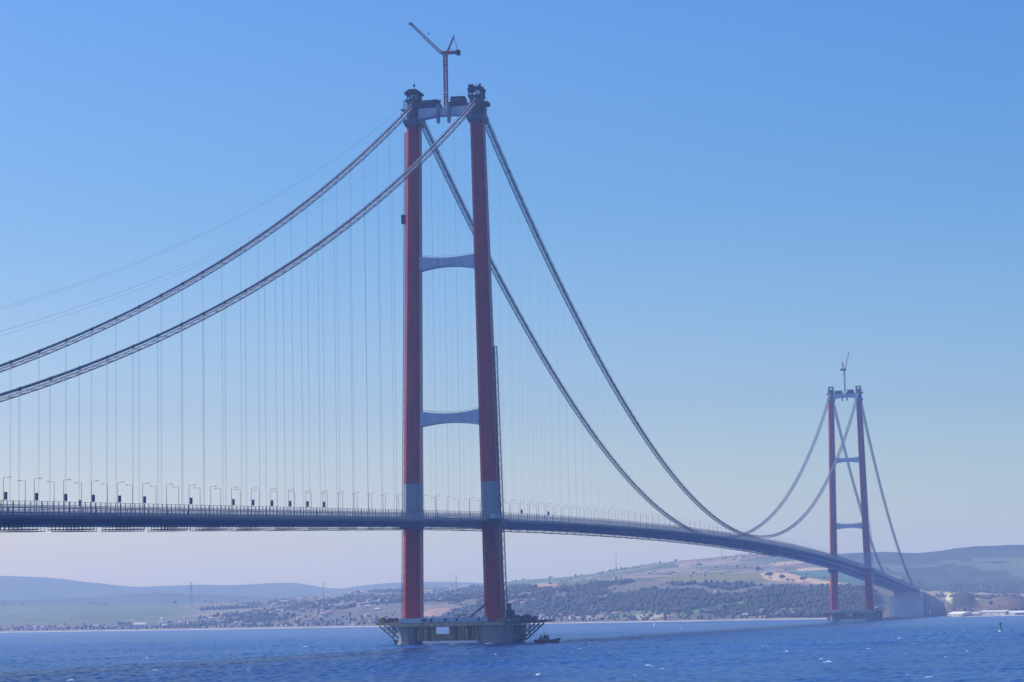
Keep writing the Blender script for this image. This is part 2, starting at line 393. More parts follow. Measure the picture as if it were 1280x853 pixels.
    def patch(poly,c,soft=2.0):
        poly=np.array(poly,float); jx=XX+(n2-.5)*6; jy=yp+(n2-.5)*1.6
        ins=np.zeros(F.shape,bool); j=len(poly)-1
        for i in range(len(poly)):
            xi,yi=poly[i]; xj,yj=poly[j]
            ins^=((yi>jy)!=(yj>jy))&(jx<(xj-xi)*(jy-yi)/(yj-yi+1e-9)+xi); j=i
        col[ins]=c; woods[ins]=False
    patch([(835,727),(842,719),(880,717),(955,717),(960,727)],C(.15,.15,.065))
    patch([(950,717.5),(985,717),(1005,722),(1065,732),(1065,734.5),(990,728),(960,726)],C(.42,.31,.21))
    patch([(995,712),(1036,710),(1036,714),(1000,715)],C(.44,.34,.24))
    patch([(965,705),(1008,700),(1012,704),(975,709)],C(.36,.27,.22))
    patch([(985,716),(1040,713),(1080,722),(1080,732),(1010,722)],C(.07,.14,.12))
    patch([(765,768),(820,763),(822,767),(790,772),(760,774)],C(.11,.15,.05))
    patch([(840,769),(870,762),(910,755),(942,749),(941,753),(890,763),(845,771)],C(.10,.17,.045))
    patch([(660,732),(682,730),(697,730),(697,733),(672,735)],C(.34,.22,.16))
    patch([(647,740),(660,741),(665,744),(652,744.5)],C(.36,.26,.20))
    patch([(632,731),(690,724),(720,723),(715,727),(680,729),(640,734)],C(.08,.13,.07))
    patch([(528,765),(545,760),(574,759),(575,764),(560,769),(530,772)],C(.30,.20,.17))
    patch([(528,757),(570,756),(574,758),(545,759),(528,763)],C(.20,.17,.13))
    patch([(1182,741),(1190,742),(1192,756),(1184,752)],C(.50,.46,.32))
    patch([(1120,742),(1184,739),(1190,743),(1130,750)],C(.36,.28,.17))
    patch([(1215,752),(1240,744),(1228,741),(1218,747)],C(.26,.20,.12))
    k=np.clip(mk1/9-.5,0,1)[...,None]; col=col*(1-k)+C(.05,.05,.045)*k
    k=np.clip(mk2/7-.5,0,1)[...,None]; col=col*(1-k)+C(.13,.10,.08)*k; woods[(mk1>6)|(mk2>4)]=False
    # foreshore: sand and low scrub
    k=(F<34); col[k]=sand; col[(F<7)]=C(.44,.43,.42); woods[F<45]=False
    k=(F>=70)&(F<150)&(n2>.52); col[k]=pale
    col*= (.72+.56*n2)[...,None]
    colors=np.concatenate([col,np.ones(F.shape+(1,))],-1)
    m=bpy.data.materials.new("hill_ground"); m.use_nodes=True; n=m.node_tree.nodes; b=n["Principled BSDF"]
    a=n.new("ShaderNodeVertexColor"); a.layer_name='cover'; m.node_tree.links.new(a.outputs[0],b.inputs['Base Color'])
    b.inputs['Roughness'].default_value=.95; b.inputs['Specular IOR Level'].default_value=.1
    o=grid_object("far_shore_hills",np.stack([X,Y,Z],-1),colors,m); tag(o,kind='structure')
    return dict(Xc=Xc,f=f,rs=rs,X=X,Y=Y,Z=Z,woods=woods,F=F,XX=XX,yp=yp,n2=n2)
T=make_shore()
def ground(Xpx,off):        # point on the far shore: bearing column and metres behind the waterline
    j=int(np.clip(np.searchsorted(T['Xc'],Xpx),0,len(T['Xc'])-1)); i=int(np.clip(np.searchsorted(T['f'],off),0,len(T['f'])-1))
    return Vector((T['X'][i,j],T['Y'][i,j],T['Z'][i,j]))
def ground_px(Xpx,Yp):      # first ground point on that bearing whose apparent height is Yp
    j=int(np.clip(np.searchsorted(T['Xc'],Xpx),0,len(T['Xc'])-1)); c=T['yp'][:,j]
    i=int(np.argmax(c<=Yp)) if (c<=Yp).any() else int(np.argmin(c))
    return Vector((T['X'][i,j],T['Y'][i,j],T['Z'][i,j]))

def ridge(name,prof,rng_m,depth,col,seed,foot,cells=None):
    Xc=np.linspace(prof[0][0],prof[0][-1],420); bear=np.array([col_bearing(x) for x in Xc]); y=smooth(interp(Xc,*prof),5)
    f=np.linspace(-depth,depth,56); F,XX=np.meshgrid(f,Xc,indexing='ij'); B=np.broadcast_to(bear,F.shape); R=rng_m+F
    X=CAM[0]+R*np.cos(B); Y=CAM[1]+R*np.sin(B)
    top=elev_z(Xc,y,rng_m); t=np.clip(1-np.abs(F)/depth,0,1)
    Z=foot+(top-foot)*(t**.9)+(fbm(X/700,Y/700,4,seed)-.5)*70*(1-t)*t*3+(fbm(X/120,Y/120,3,seed+5)-.5)*9*np.clip(t*4,0,1)
    n1=fbm(X/500,Y/300,4,seed+9); c=np.empty(F.shape+(4,)); c[...,3]=1
    c[...,:3]=np.array(col)*(.6+.8*n1)[...,None]
    if cells:
        n5=fbm(X/260,Y/420,4,seed+13); n6=fbm(X/90,Y/90,3,seed+17)
        fm=(n5>.47)&(t<.74+.2*(n1-.5)); c[fm,:3]=np.array(cells)*(.55+.9*n5[fm])[...,None]
        fm=(n5>.60)&(t<.6); c[fm,:3]=np.array((.24,.20,.15))
        fm=(n6>.60); c[fm,:3]=np.array(col)*.8
    m=bpy.data.materials["hill_ground"]
    tag(grid_object(name,np.stack([X,Y,Z],-1),c,m),kind='structure')
ridge("forested_ridge",([930,1000,1060,1090,1120,1150,1170,1200,1230,1280,1500,2200],[730,700,691,690,690,691,689,686,684,682,680,700]),7600,1500,(.035,.05,.03),71,20,(.082,.108,.075))
ridge("distant_ridge",([-900,-300,0,50,90,150,175,200,250,300,340,365,385,405,430,440,480,530,560,640,760],[735,724,721,722,726,733,734,733,732,732,729.5,729,731,735,736.5,734,729,727,727,731,745]),12600,1900,(.05,.065,.045),83,0)
ridge("middle_ridge",([-900,-200,100,200,300,420,520,640,700],[772,756,748,741,745,752,750,752,770]),9300,1200,(.05,.065,.045),89,0)

# ------------------------------------------------------------------ woods and trees
def blob(g,rx,rz,n1=5,n2=7):
    vs=[(0,0,rz)]; 
    for i in range(1,n1):
        ph=math.pi*i/n1
        for j in range(n2):
            th=2*math.pi*(j+.5*(i%2))/n2; k=.72+.5*g.random()
            vs.append((rx*math.sin(ph)*math.cos(th)*k, rx*math.sin(ph)*math.sin(th)*k, rz*math.cos(ph)*(.85+.3*g.random())))
    vs.append((0,0,-rz*.8)); fs=[]
    for j in range(n2): fs.append((0,1+j,1+(j+1)%n2))
    for i in range(n1-2):
        for j in range(n2):
            a=1+i*n2+j; b=1+i*n2+(j+1)%n2; fs.append((a,a+n2,b+n2,b))
    L=len(vs)-1
    for j in range(n2): fs.append((L,1+(n1-2)*n2+(j+1)%n2,1+(n1-2)*n2+j))
    return vs,fs
def scatter(name,pts,m,lo,hi,seed,label):
    g=random.Random(seed); protos=[blob(g,1,1,4,6) for _ in range(14)]
    V=[];Fc=[];k=0
    for p in pts:
        vs,fs=protos[g.randrange(14)]; s=lo+(hi-lo)*g.random()**1.6; h=s*(.8+.7*g.random())
        V+=[(p[0]+x*s,p[1]+y*s,p[2]+h*.7+z*h) for x,y,z in vs]; Fc+=[tuple(k+i for i in f) for f in fs]; k+=len(vs)
    me=bpy.data.meshes.new(name); me.from_pydata(V,[],Fc); me.materials.append(m)
    o=bpy.data.objects.new(name,me); COL.objects.link(o); tag(o,label,kind='stuff')
wi,wj=np.nonzero(T['woods']&(T['XX']>-150)&(T['XX']<1430)&(T['F']<2450))
wgt=np.where((T['XX'][wi,wj]>612)&(T['XX'][wi,wj]<1180),1.0,.5)*np.gradient(T['f'])[wi]; wgt/=wgt.sum()
sel=rng.choice(len(wi),14000,p=wgt)
pts=[(T['X'][wi[s],wj[s]]+rng.normal()*4,T['Y'][wi[s],wj[s]]+rng.normal()*4,T['Z'][wi[s],wj[s]]-.6) for s in sel]
scatter("woodland",pts,M['leaf2'],1.9,4.4,5,"dark mixed woodland covering the scarp above the far shore")
# hedgerow trees and bushes spread over fields, foreshore and skyline
hp=[]
for k in range(2200):
    Xp=rng.uniform(-100,1400); off=rng.uniform(60,2500)
    p=ground(Xp,off); q=vnoise(np.array([p.x/130]),np.array([p.y/90]),77)[0]
    if q>(.58 if off<620 else .70) and not (1095<Xp<1192 and off<900) and not (Xp<255 and 170<off<2380): hp.append(p)
for k in range(420):
    Xp=rng.uniform(-60,1000); q=vnoise(np.array([Xp/14.]),np.array([0.]),78)[0]
    if q>.45: hp.append(ground(Xp,2500-rng.uniform(0,90)))
for k in range(1300):
    hp.append(ground(rng.uniform(-60,1090),rng.uniform(50,90+300*rng.random())))
scatter("hedgerow_bushes",hp,M['leaf'],1.2,3.4,6,"loose bushes and hedgerow trees dotted over the far hills")

def leafy_tree(Xp,Yp,h,label,group=None):
    p=ground_px(Xp,Yp); g=random.Random(int(Xp*10)); t=empty("tree",p); tag(t,label,'tree',group)
    tr=MB(); tr.bar((0,0,-.5),(0,0,h*.5),h*.05,M['trunk'],6,h*.03)
    for a in range(4): tr.bar((0,0,h*.33),(math.cos(a*1.6)*h*.25,math.sin(a*1.6)*h*.25,h*.62),h*.025,M['trunk'],5,h*.01)
    tr.build("trunk",t)
    c=MB()
    for k in range(26):
        a=g.random()*6.28; rr=h*.42*math.sqrt(g.random()); z=h*(.42+.5*g.random()*(1-rr/(h*.6)))
        vs,fs=blob(g,h*.15*(.7+.6*g.random()),h*.12*(.7+.6*g.random()),4,6)
        c.add([(x+rr*math.cos(a),y+rr*math.sin(a),zz+z) for x,y,zz in vs],fs,M['leaf'])
    c.build("crown",t)
for i,(x,y,h,l) in enumerate([(962,724,17,"round dark tree at the left end of the bare tan field"),(978,726,13,"dark tree with a bush beside it in the middle of the tan field"),
        (986,728.5,9,"low dark tree on the lower edge of the tan field"),(991,728.5,8,"smallest low dark tree on the lower edge of the tan field"),(1005,728.5,15,"lone round dark tree at the right of the tan field")]):
    leafy_tree(x,y,h,l)
for x,y,h,l in [(561.5,755,22,"tall narrow dark tree beside the pinkish quarry field"),(575.5,757,24,"tallest narrow dark tree right of the quarry field"),(571,757,14,"shorter tree left of the tall narrow one by the quarry field"),
        (571,767,14,"round tree at the edge of the pinkish quarry field"),(690,724,8,"small lone tree breaking the skyline right of the near tower"),(218,757,16,"lone tree standing up from the green skyline at left"),
        (948,717,15,"dark tree left of the tan field on the upper fields")]:
    leafy_tree(x,y,h,l)

# ------------------------------------------------------------------ houses, pylons and yard on the far shore
def house_meshes(w,l,h,wallm,roofm,flat=False):
    b=MB(); b.box((0,0,h/2-.5),(w,l,h+1),wallm)
    wi=MB(); wi.box((0,-l/2-.03,h*.55),(w*.13,.12,h*.32),M['glass'])
    r=MB()
    if flat: r.box((0,0,h+.25),(w+.8,l+.8,.5),roofm)
    else: r.prism([(-l/2-.6,h),(l/2+.6,h),(0,h+l*.32)],'x',-w/2-.6,w/2+.6,roofm)
    return b.mesh("wall"),wi.mesh("window"),r.mesh("roof")
HM=[house_meshes(12,9,6,M['wall_w'],M['roof_r']),house_meshes(16,9,5,M['wall_w'],M['roof_g']),house_meshes(10,9,8,M['wall_c'],M['roof_r']),house_meshes(24,12,5,M['wall_w'],M['roof_g'],True),house_meshes(14,10,9,M['wall_w'],M['roof_r'],False)]
HW=[12,16,10,24,14]
HL=["small white house with a red tiled roof on the far hillside","low white house with a grey roof on the far hillside","cream two storey house with a red roof on the far hillside","long flat roofed white shed on the far hillside","tall white house with a red tiled roof on the far hillside"]
HG=["small white red roofed houses","low white grey roofed houses","cream houses","long white sheds","tall white houses"]
def house(p,k,rz,sc=1.0,label=None):
    t=empty("house",p); t.rotation_euler=(0,0,rz); t.scale=(sc,sc,sc)
    tag(t,label or HL[k],'house',None if label else HG[k])
    link("wall",HM[k][0],parent=t); link("roof",HM[k][2],parent=t)
    for q in (-.28,.02,.3): link("window",HM[k][1],(q*HW[k],0,0),parent=t)
g=random.Random(12)
spots=[(x+g.uniform(-2,2),None,2500-g.uniform(20,130)) for x in list(range(372,400,5))+list(range(404,432,6))+list(range(436,500,5))+list(range(530,600,5))]
spots+=[(g.uniform(0,160),None,g.uniform(70,200)) for _ in range(22)]+[(g.uniform(160,480),None,g.uniform(75,600)) for _ in range(46)]
spots+=[(g.uniform(380,500),None,g.uniform(300,1300)) for _ in range(16)]+[(g.uniform(640,1000),None,g.uniform(75,170)) for _ in range(16)]
spots+=[(x,y,None) for x,y in ((770,725),(776,725.5),(812,718),(818,716.5),(838,717),(842,716.5),(846,711),(866,709.5),(870,709.5),(884,716),(903,719),(653,757),(896,742),(860,741))]
for x,y,off in spots:
    p=ground_px(x,y) if y else ground(x,off); k=g.choices(range(5),(5,5,3,2,3))[0]
    house(p,k,YAW+g.uniform(-.7,.7),g.uniform(.5,.8))
house(ground_px(548,741.5)+Vector((0,0,1)),3,YAW,1.5,"brightest long white building between the near tower legs on the skyline")
house(ground(174,75),1,YAW,1.6,"white house with a red patch beside the shore at left")

def pylon(Xp,Yb,Yt,rng_m,label,mast=False):
    b=at_range(Xp,Yb,rng_m); top=at_range(Xp,Yt,rng_m); h=top[2]-b[2]; t=empty("lattice_pylon",b); tag(t,label,'pylon')
    m=MB(); m.lattice((0,0,-4),(0,0,h),h*(.045 if mast else .10),M['pylon'],9,max(.2,h*.0045),.3); m.build("tower_body",t)
    a=MB(); cx,sx=math.cos(YAW),math.sin(YAW)
    for zz,w in ((.97,.10),(.86,.14),(.75,.12)):
        if mast and zz<.9: continue
        w*=h*(.5 if mast else 1)
        a.bar((-w*cx,-w*sx,h*zz),(w*cx,w*sx,h*zz),max(.2,h*.0045),M['pylon'])
    a.build("cross_arm",t)
pylon(239,757,728,9000-2400,"thin lattice pylon on the green hill at left")
pylon(404.5,746,728,7000,"lattice pylon among the houses on the skyline left of the near tower")
pylon(570.5,737,719.5,6900,"lattice pylon on the skyline between the near tower legs")
pylon(770.5,714,692,6700,"striped lattice mast on the hilltop right of the near tower",True)
pylon(902.5,698,682,6600,"lattice mast rising on the hilltop just below the bridge deck",True)
pylon(724.5,772,761,4450,"short mast on the wooded slope above the beach",True)

# shed yard at far right and jetty
def shed(x0,x1,y0,y1,off,label,cat,roof):
    p0=ground(x0,off); p1=ground(x1,off); r=(p0.xy-Vector(CAM[:2])).length
    w=(p1-p0).length; h=.78*(y1-y0)/FPX*r; c=(p0+p1)/2; rz=math.atan2(p1.y-p0.y,p1.x-p0.x)
    t=empty("harbour_shed",(c.x,c.y,2)); t.rotation_euler=(0,0,rz); tag(t,label,cat)
    b=MB(); b.box((0,0,h/2),(w,22,h),M['wall_w']); b.build("wall",t)
    r_=MB(); r_.prism([(-11.6,h),(11.6,h),(0,h+3)],'x',-w/2-.6,w/2+.6,roof); r_.build("roof",t)
    for k in range(int(w/14)):
        d=MB(); d.box((-w/2+9+k*14,-11.05,h*.32),(5,.25,h*.55),M['roof_g']); d.build("door",t)
shed(1228,1260,765,769.5,38,"long white harbour shed on the right shore",'shed',M['roof_g'])
shed(1262,1280,767,770,34,"low white shed at the right edge of the photo",'shed',M['white'])
shed(1190,1209,769,772,22,"white low terminal building beside the anchorage",'terminal',M['white'])
shed(1214,1223,767.5,770,34,"small white shed between the terminal and the long shed",'shed',M['roof_g'])

# ------------------------------------------------------------------ the bridge
L0=2023.0
A_TOP,A_BOT,ZPIER,ZTOP=19.15,24.37,13.8,318.0
def leg_c(z): return A_BOT+(A_TOP-A_BOT)*(z-ZPIER)/(ZTOP-ZPIER)
def leg_w(z): t=(z-ZPIER)/(ZTOP-ZPIER); return 10.2-2.5*t, 11.6-3.4*t, 2.0-.4*t
SAG=228.66; ZC=317.8; XC=19.2
def z_main(s): return ZC-4*SAG*(s/L0)*(1-s/L0)
def z_side(q,far=False): return (ZC-.5332*q+.0002377*q*q) if far else (ZC-.5101*q+.0002319*q*q)
def z_cable(s): return z_side(-s) if s<0 else z_side(s-L0,True) if s>L0 else z_main(s)
def z_deck(s):
    if s<0: return 71.0+.0306*s
    if s>L0: return 71.0-.0306*(s-L0)
    return 83.53-12.25*((s-1011.5)/1000)**2
S0,S1=-790.0,2860.0
bridge=empty("suspension_bridge"); tag(bridge,"very long red-towered suspension bridge with twin cables crossing the strait",'bridge')

def tower(y0,near):
    t=empty("bridge_tower",(0,y0,0),bridge)
    for sx in (-1,1):
        zs=[ZPIER-3]+[ZPIER+ (ZTOP-ZPIER)*i/30 for i in range(1,31)]; zs=sorted(set(zs+[68.0,92.4,304.0,]))
        rings=[]
        for z in zs:
            w,l,c=leg_w(z); cx=sx*leg_c(z); a,b=w/2,l/2
            rings.append([(cx-a+c,-b,z),(cx+a-c,-b,z),(cx+a,-b+c,z),(cx+a,b-c,z),(cx+a-c,b,z),(cx-a+c,b,z),(cx-a,b-c,z),(cx-a,-b+c,z)])
        def mm(i,j):
            zm=(zs[i]+zs[i+1])/2
            return M['grey'] if 68<zm<92.4 else M['dark'] if zm>304 else M['red']
        b=MB(); b.sweep(rings,M['dark'],mm)
        # field splice seams every block, set slightly proud
        for z in zs[2:-2:2]:
            w,l,c=leg_w(z); cx=sx*leg_c(z); a,bb=w/2+.05,l/2+.05
            ring=lambda zz:[(cx-a+c,-bb,zz),(cx+a-c,-bb,zz),(cx+a,-bb+c,zz),(cx+a,bb-c,zz),(cx+a-c,bb,zz),(cx-a+c,bb,zz),(cx-a,bb-c,zz),(cx-a,-bb+c,zz)]
            b.sweep([ring(z-.18),ring(z+.18)],M['dark'] if z>304 else M['grey'] if 66<z<94 else M['red'])
        lg=b.build("tower_leg",t)
        # ledge collar near the top
        k=MB(); w,l,c=leg_w(304); cx=sx*leg_c(304)
        k.box((cx,0,305.6),(w+2.6,l+2.6,2.6),M['collar']); k.box((cx,0,303.6),(w+1.2,l+1.2,1.4),M['dark']); k.build("collar",lg)
    # cross beams with arched edges
    def beam(z_end_t,z_mid_t,z_end_b,z_mid_b,dy,m):
        zc=(z_end_t+z_end_b)/2; xa=leg_c(zc)-leg_w(zc)[0]/2+.4; N=16; rings=[]
        for i in range(N+1):
            u=-1+2*i/N; k=abs(u)**2; zt=z_mid_t+(z_end_t-z_mid_t)*k; zb=z_mid_b+(z_end_b-z_mid_b)*k; x=u*xa
            rings.append([(x,-dy,zb),(x,-dy,zt),(x,dy,zt),(x,dy,zb)])
        b=MB(); b.sweep(rings,m)
        for i in range(1,22):
            u=-1+2*i/22; k=u*u; zt=z_mid_t+(z_end_t-z_mid_t)*k; zb=z_mid_b+(z_end_b-z_mid_b)*k
            b.box((u*xa,-dy-.12,(zt+zb)/2),(.22,.24,zt-zb-.6),m)
        o=b.build("cross_beam",t)
        r=MB()
        for i in range(N):
            u0,u1=-1+2*i/N,-1+2*(i+1)/N
            z0=z_mid_t+(z_end_t-z_mid_t)*u0*u0; z1=z_mid_t+(z_end_t-z_mid_t)*u1*u1
            for yy in (-dy+.3,dy-.3):
                r.bar((u0*xa,yy,z0+1.1),(u1*xa,yy,z1+1.1),.07,M['fence']); r.bar((u0*xa,yy,z0),(u0*xa,yy,z0+1.1),.06,M['fence'])
        r.build("handrail",o); return o
    beam(225.3,223.7,216.8,218.9,3.0,M['beam']); beam(134.6,132.6,125.4,127.3,3.0,M['beam'])
    tb=beam(313.2,313.0,306.8,308.6,3.4,M['beam'])
    for x in (-3.4,3.2):
        b=MB(); b.prism([(x-.8,303.6),(x+.6,302.9),(x+1.1,305),(x+.8,314.5),(x-.8,314.5)],'y',-5.2,-3.75,M['grey']); b.box((x,0,314.0),(1.6,7.4,1.0),M['dark']); b.build("hanging_bracket",tb)
    # winch machinery on the top beam
    for sx,(w,h) in ((-1,(9.0,4.6)),(1,(8.6,5.6))):
        g=random.Random(3+sx); b=MB(); cx=sx*8.6-(.6 if sx>0 else 0)
        b.box((cx,0,314.7),(w+2,7,2.4),M['navy']); b.box((cx+.3*sx,-.5,317.0),(w,5.4,2.0),M['dark'])
        b.box((cx,0,313.2+h),(w*.92,5.6,.5),M['navy'] )
        for k in range(9): b.box((cx+g.uniform(-w/2,w/2),g.uniform(-3,3),317.5+g.uniform(0,h-4.2)),(g.uniform(.6,1.8),g.uniform(.6,1.8),g.uniform(.8,2.0)),M[g.choice(['navy','dark','grey'])])
        for k in range(5): b.bar((cx-w/2+k*w/4,-2.6,316),(cx-w/2+k*w/4,-2.6,313.2+h+.3),.14,M['navy'])
        b.build("winch_deck",t)
    # saddle houses
    for sx in (-1,1):
        cx=sx*19.1; b=MB()
        if near and sx<0:
            b.box((cx,0,318.4),(8.4,9,1.4),M['navy'])
            for dx in (-3.3,-1.5,1.5,3.3):
                for dy in (-3.6,3.6): b.box((cx+dx,dy,320.2),(.55,.55,4.4),M['navy'])
            b.box((cx,2.5,320),(7,4,4),M['navy'])
            b.box((cx+.5,-3.2,320.2),(3.6,.5,2.8),M['white']); b.box((cx+.5,-3.5,320.1),(1.3,.3,1.5),M['navy'])
            b.prism([(cx-4.9,322.2),(cx+4.9,322.2),(cx+4.6,323.4),(cx+2.2,325.0),(cx-2.2,325.0),(cx-4.6,323.4)],'y',-4.6,4.6,M['navy'])
            b.bar((cx,0,325),(cx,0,328.6),.14,M['navy']); b.box((cx,0,328.0),(1.0,.8,1.6),M['navy'])
            for k in range(4): b.bar((cx-6+.0,-3+k*2,313),(cx-6,-3+k*2,319),.14,M['navy'])
            b.box((cx-5.8,0,313.2),(3.2,8,.5),M['navy']); b.bar((cx-6,-3,319),(cx-6,3,319),.14,M['navy'])
        elif near:
            b.box((cx,0,318.4),(8.2,9,1.4),M['navy']); g=random.Random(5)
            for dx in (-3.7,3.7):
                for dy in (-3.6,3.6): b.box((cx+dx,dy,320.4),(.9,.9,5.2),M['navy'])
            b.box((cx+1.6,1.5,320),(3.6,4,4),M['navy']); b.box((cx+1.4,-3,320.3),(2.8,.6,2.6),M['white']); b.box((cx-3.0,-3.9,318.6),(1.4,.5,1.2),M['white'])
            b.box((cx,0,322.6),(9,8.4,1.4),M['navy'])
            for k in range(16): b.box((cx+g.uniform(-4,4),g.uniform(-3.6,3.2),323.4+g.uniform(0,1.3)),(g.uniform(.8,2),g.uniform(.8,2.2),g.uniform(.8,1.9)),M[g.choice(['navy','dark','navy'])])
            for k in range(4): b.bar((cx-3.6+k*2.4,-3.8,323),(cx-3.6+k*2.4,-3.8,325.8),.14,M['navy'])
            b.box((cx+5.9,0,313.8),(2.8,7,2.2),M['navy']); b.box((cx+4.6,0,309),(1.2,6,7),M['dark'])
        else:
            b.box((cx,0,318.4),(8.2,9,1.2),M['navy'])
            for dx in (-2.9,2.9):
                for dy in (-3.4,3.4): b.box((cx+dx,dy,321),(1.1,1.1,5),M['navy'])
            b.box((cx,0,323.4),(7.4,8.2,1.0),M['navy']); b.box((cx,0,320.2),(2.2,6,1.6),M['white'])
            b.box((cx+sx*5.2,0,314.4),(2.4,6,1.6),M['navy'])
        b.build("saddle_house",t)
    # walkway round each leg at deck level
    for sx in (-1,1):
        w,l,c=leg_w(70); cx=sx*leg_c(70); b=MB(); zd=z_deck(0)
        x0,x1=cx-w/2-.05,cx+w/2+2.6
        if sx<0: x0,x1=cx-w/2-2.6,cx+w/2+.05
        b.box(((x0+x1)/2,0,zd-1.7),(x1-x0,l+5,3.3),M['navy'])
        b.box(((x0+x1)/2,0,zd-3.9),(x1-x0-1.6,l+3,1.0),M['dark'])
        for yy in (-l/2-2.3,l/2+2.3):
            for h in (.6,1.2): b.bar((x0,yy,zd+h),(x1,yy,zd+h),.07,M['fence'])
            for k in range(6): b.bar((x0+(x1-x0)*k/5,yy,zd),(x0+(x1-x0)*k/5,yy,zd+1.25),.07,M['fence'])
        b.build("leg_walkway",t)
    if near:
        # rack and hoist on the left leg, lattice lift mast on the right leg
        b=MB(); f=lambda z:(-(leg_c(z)+leg_w(z)[0]/2+1.0),-1.5,z)
        b.lattice(f(15),f(300),1.0,M['grey'],95,.10); b.build("hoist_rack",t)
        b=MB(); p=f(248); b.box((p[0]-1.0,p[1],p[2]),(2.0,2.4,4.4),M['navy']); b.box((p[0]-.9,p[1],p[2]+2.5),(2.3,2.7,.4),M['dark']); b.box((p[0]-.9,p[1],p[2]-2.4),(2.3,2.7,.3),M['dark']); b.build("hoist_cage",t)
        b=MB(); f=lambda z:(leg_c(z)+leg_w(z)[0]/2+1.15,1.5,z)
        b.lattice(f(13),f(171),1.6,M['dark'],62,.15)
        for z in range(24,170,18): b.bar((leg_c(z)+leg_w(z)[0]/2,1.5,z),f(z),.15,M['dark'])
        b.build("lift_mast",t)
        b=MB(); b.box((leg_c(16)+9.5,-1,16),(4,5,5.5),M['navy']); b.box((leg_c(16)+8.8,-1,20),(2,3,5),M['dark']); b.build("lift_base",t)
    else:
        b=MB(); f=lambda z:(leg_c(z)+leg_w(z)[0]/2+1.7,1.5,z); b.lattice(f(13),f(135),1.5,M['beam'],40,.13); b.build("lift_mast",t)
    return t
tower(0,True); tower(L0,False)

# main cables, catwalks and hangers
def cable_path(step=9.0,s0=-790,s1=2868):
    out=[]; s=s0
    while s<s1:
        out.append(s); s+=step
        for k in (0.0,L0):
            if out[-1]<k<s: out.append(k)
    out.append(s1); return sorted(out)
hang_s=[-603+24*k for k in range(-7,25)]+[12+12+24*k for k in range(0,83)]+[L0+28+24*k for k in range(0,26)]
hang_s=[s for s in hang_s if abs(s)>14 and abs(s-L0)>14]
for sx in (-1,1):
    x=sx*XC; P=cable_path()
    b=MB(); b.tube([(x,s,z_cable(s)+(1.2 if abs(s)<1 or abs(s-L0)<1 else 0)) for s in P],.55,M['cable'],8)
    for s in hang_s: # clamps
        d=Vector((0,6,z_cable(s+3)-z_cable(s-3))).normalized()*.8; c=Vector((x,s,z_cable(s))); b.bar(c-d,c+d,.72,M['cable'],8)
    cab=b.build("main_cable",bridge,smooth=True)
    # catwalk: mesh floor on ropes under the cable, mesh sides, cross ties
    w=MB(); prev=None; drop=1.75
    Q=[s for s in cable_path(4.5,-790,2790)]
    hw=1.9
    for i,s in enumerate(Q):
        zz=z_cable(s)-drop; cur=(s,zz)
        if prev:
            (a,za),(c,zc2)=prev,cur
            w.add([(x-hw,a,za),(x+hw,a,za),(x+hw,c,zc2),(x-hw,c,zc2)],[(0,1,2,3)],M['mesh'])
            for e in (-hw,hw):
                w.bar((x+e,a,za-.12),(x+e,c,zc2-.12),.17,M['edge'],4,caps=False)
                w.bar((x+e,a,za+1.3),(x+e,c,zc2+1.3),.10,M['edge'],4,caps=False)
                if i%3==0: w.bar((x+e,c,zc2-.1),(x+e,c,zc2+1.3),.08,M['edge'],4,caps=False)
                if i%3==1: w.bar((x+e,a,za+1.3),(x+e,c,zc2),.07,M['mesh'],4,caps=False)
            if i%2==0: w.bar((x-hw,c,zc2-.15),(x+hw,c,zc2-.15),.14,M['edge'],4,caps=False)
        prev=cur
    w.build("catwalk",cab)
    order=sorted(hang_s,key=lambda s:(s+1350)); vis=set(order[:100]); rest=MB()
    for s in hang_s:
        b=MB() if s in vis else rest
        zt=z_cable(s)-.5; zb=z_deck(s)-.6
        if zt-zb<.6: continue
        for e in (-.32,.32): b.bar((x,s+e,zb),(x,s+e,zt),.03 if s<-30 else .016,M['rope'],4,caps=False)
        b.box((x,s,zb+.6),(.7,1.0,1.0),M['fence'])
        if s in vis: b.build("hanger",cab)
    tag(rest.build("hanger",cab),kind='stuff')

# deck: twin aerofoil girders, 9 m gap with cross girders
def sect(side,s,zoff=0):
    # outer edge notched at the towers
    e=22.6
    for k in (0,L0):
        if abs(s-k)<8.6: e=18.0
    z=z_deck(s); q=side
    pts=[(4.6,z-.1),(e-.5,z),(e,z-.55),(e,z-1.6),(e-2.6,z-2.6),(e-6.2,z-3.6),(6.6,z-3.6),(4.6,z-1.6)]
    return [(q*a,s,b) for a,b in pts]
dk=MB()
ss=sorted(set([S0+12*k for k in range(int((S1-S0)/12)+1)]+[S1,-8.61,-8.59,8.59,8.61,L0-8.61,L0-8.59,L0+8.59,L0+8.61]))
for side in (-1,1):
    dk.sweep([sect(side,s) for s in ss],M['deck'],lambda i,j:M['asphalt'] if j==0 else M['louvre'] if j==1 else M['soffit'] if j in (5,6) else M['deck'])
for s in np.arange(S0+12,S1,24): dk.box((0,s,z_deck(s)-1.9),(9.4,2.4,2.6),M['deck'])
deck=dk.build("bridge_deck",bridge)
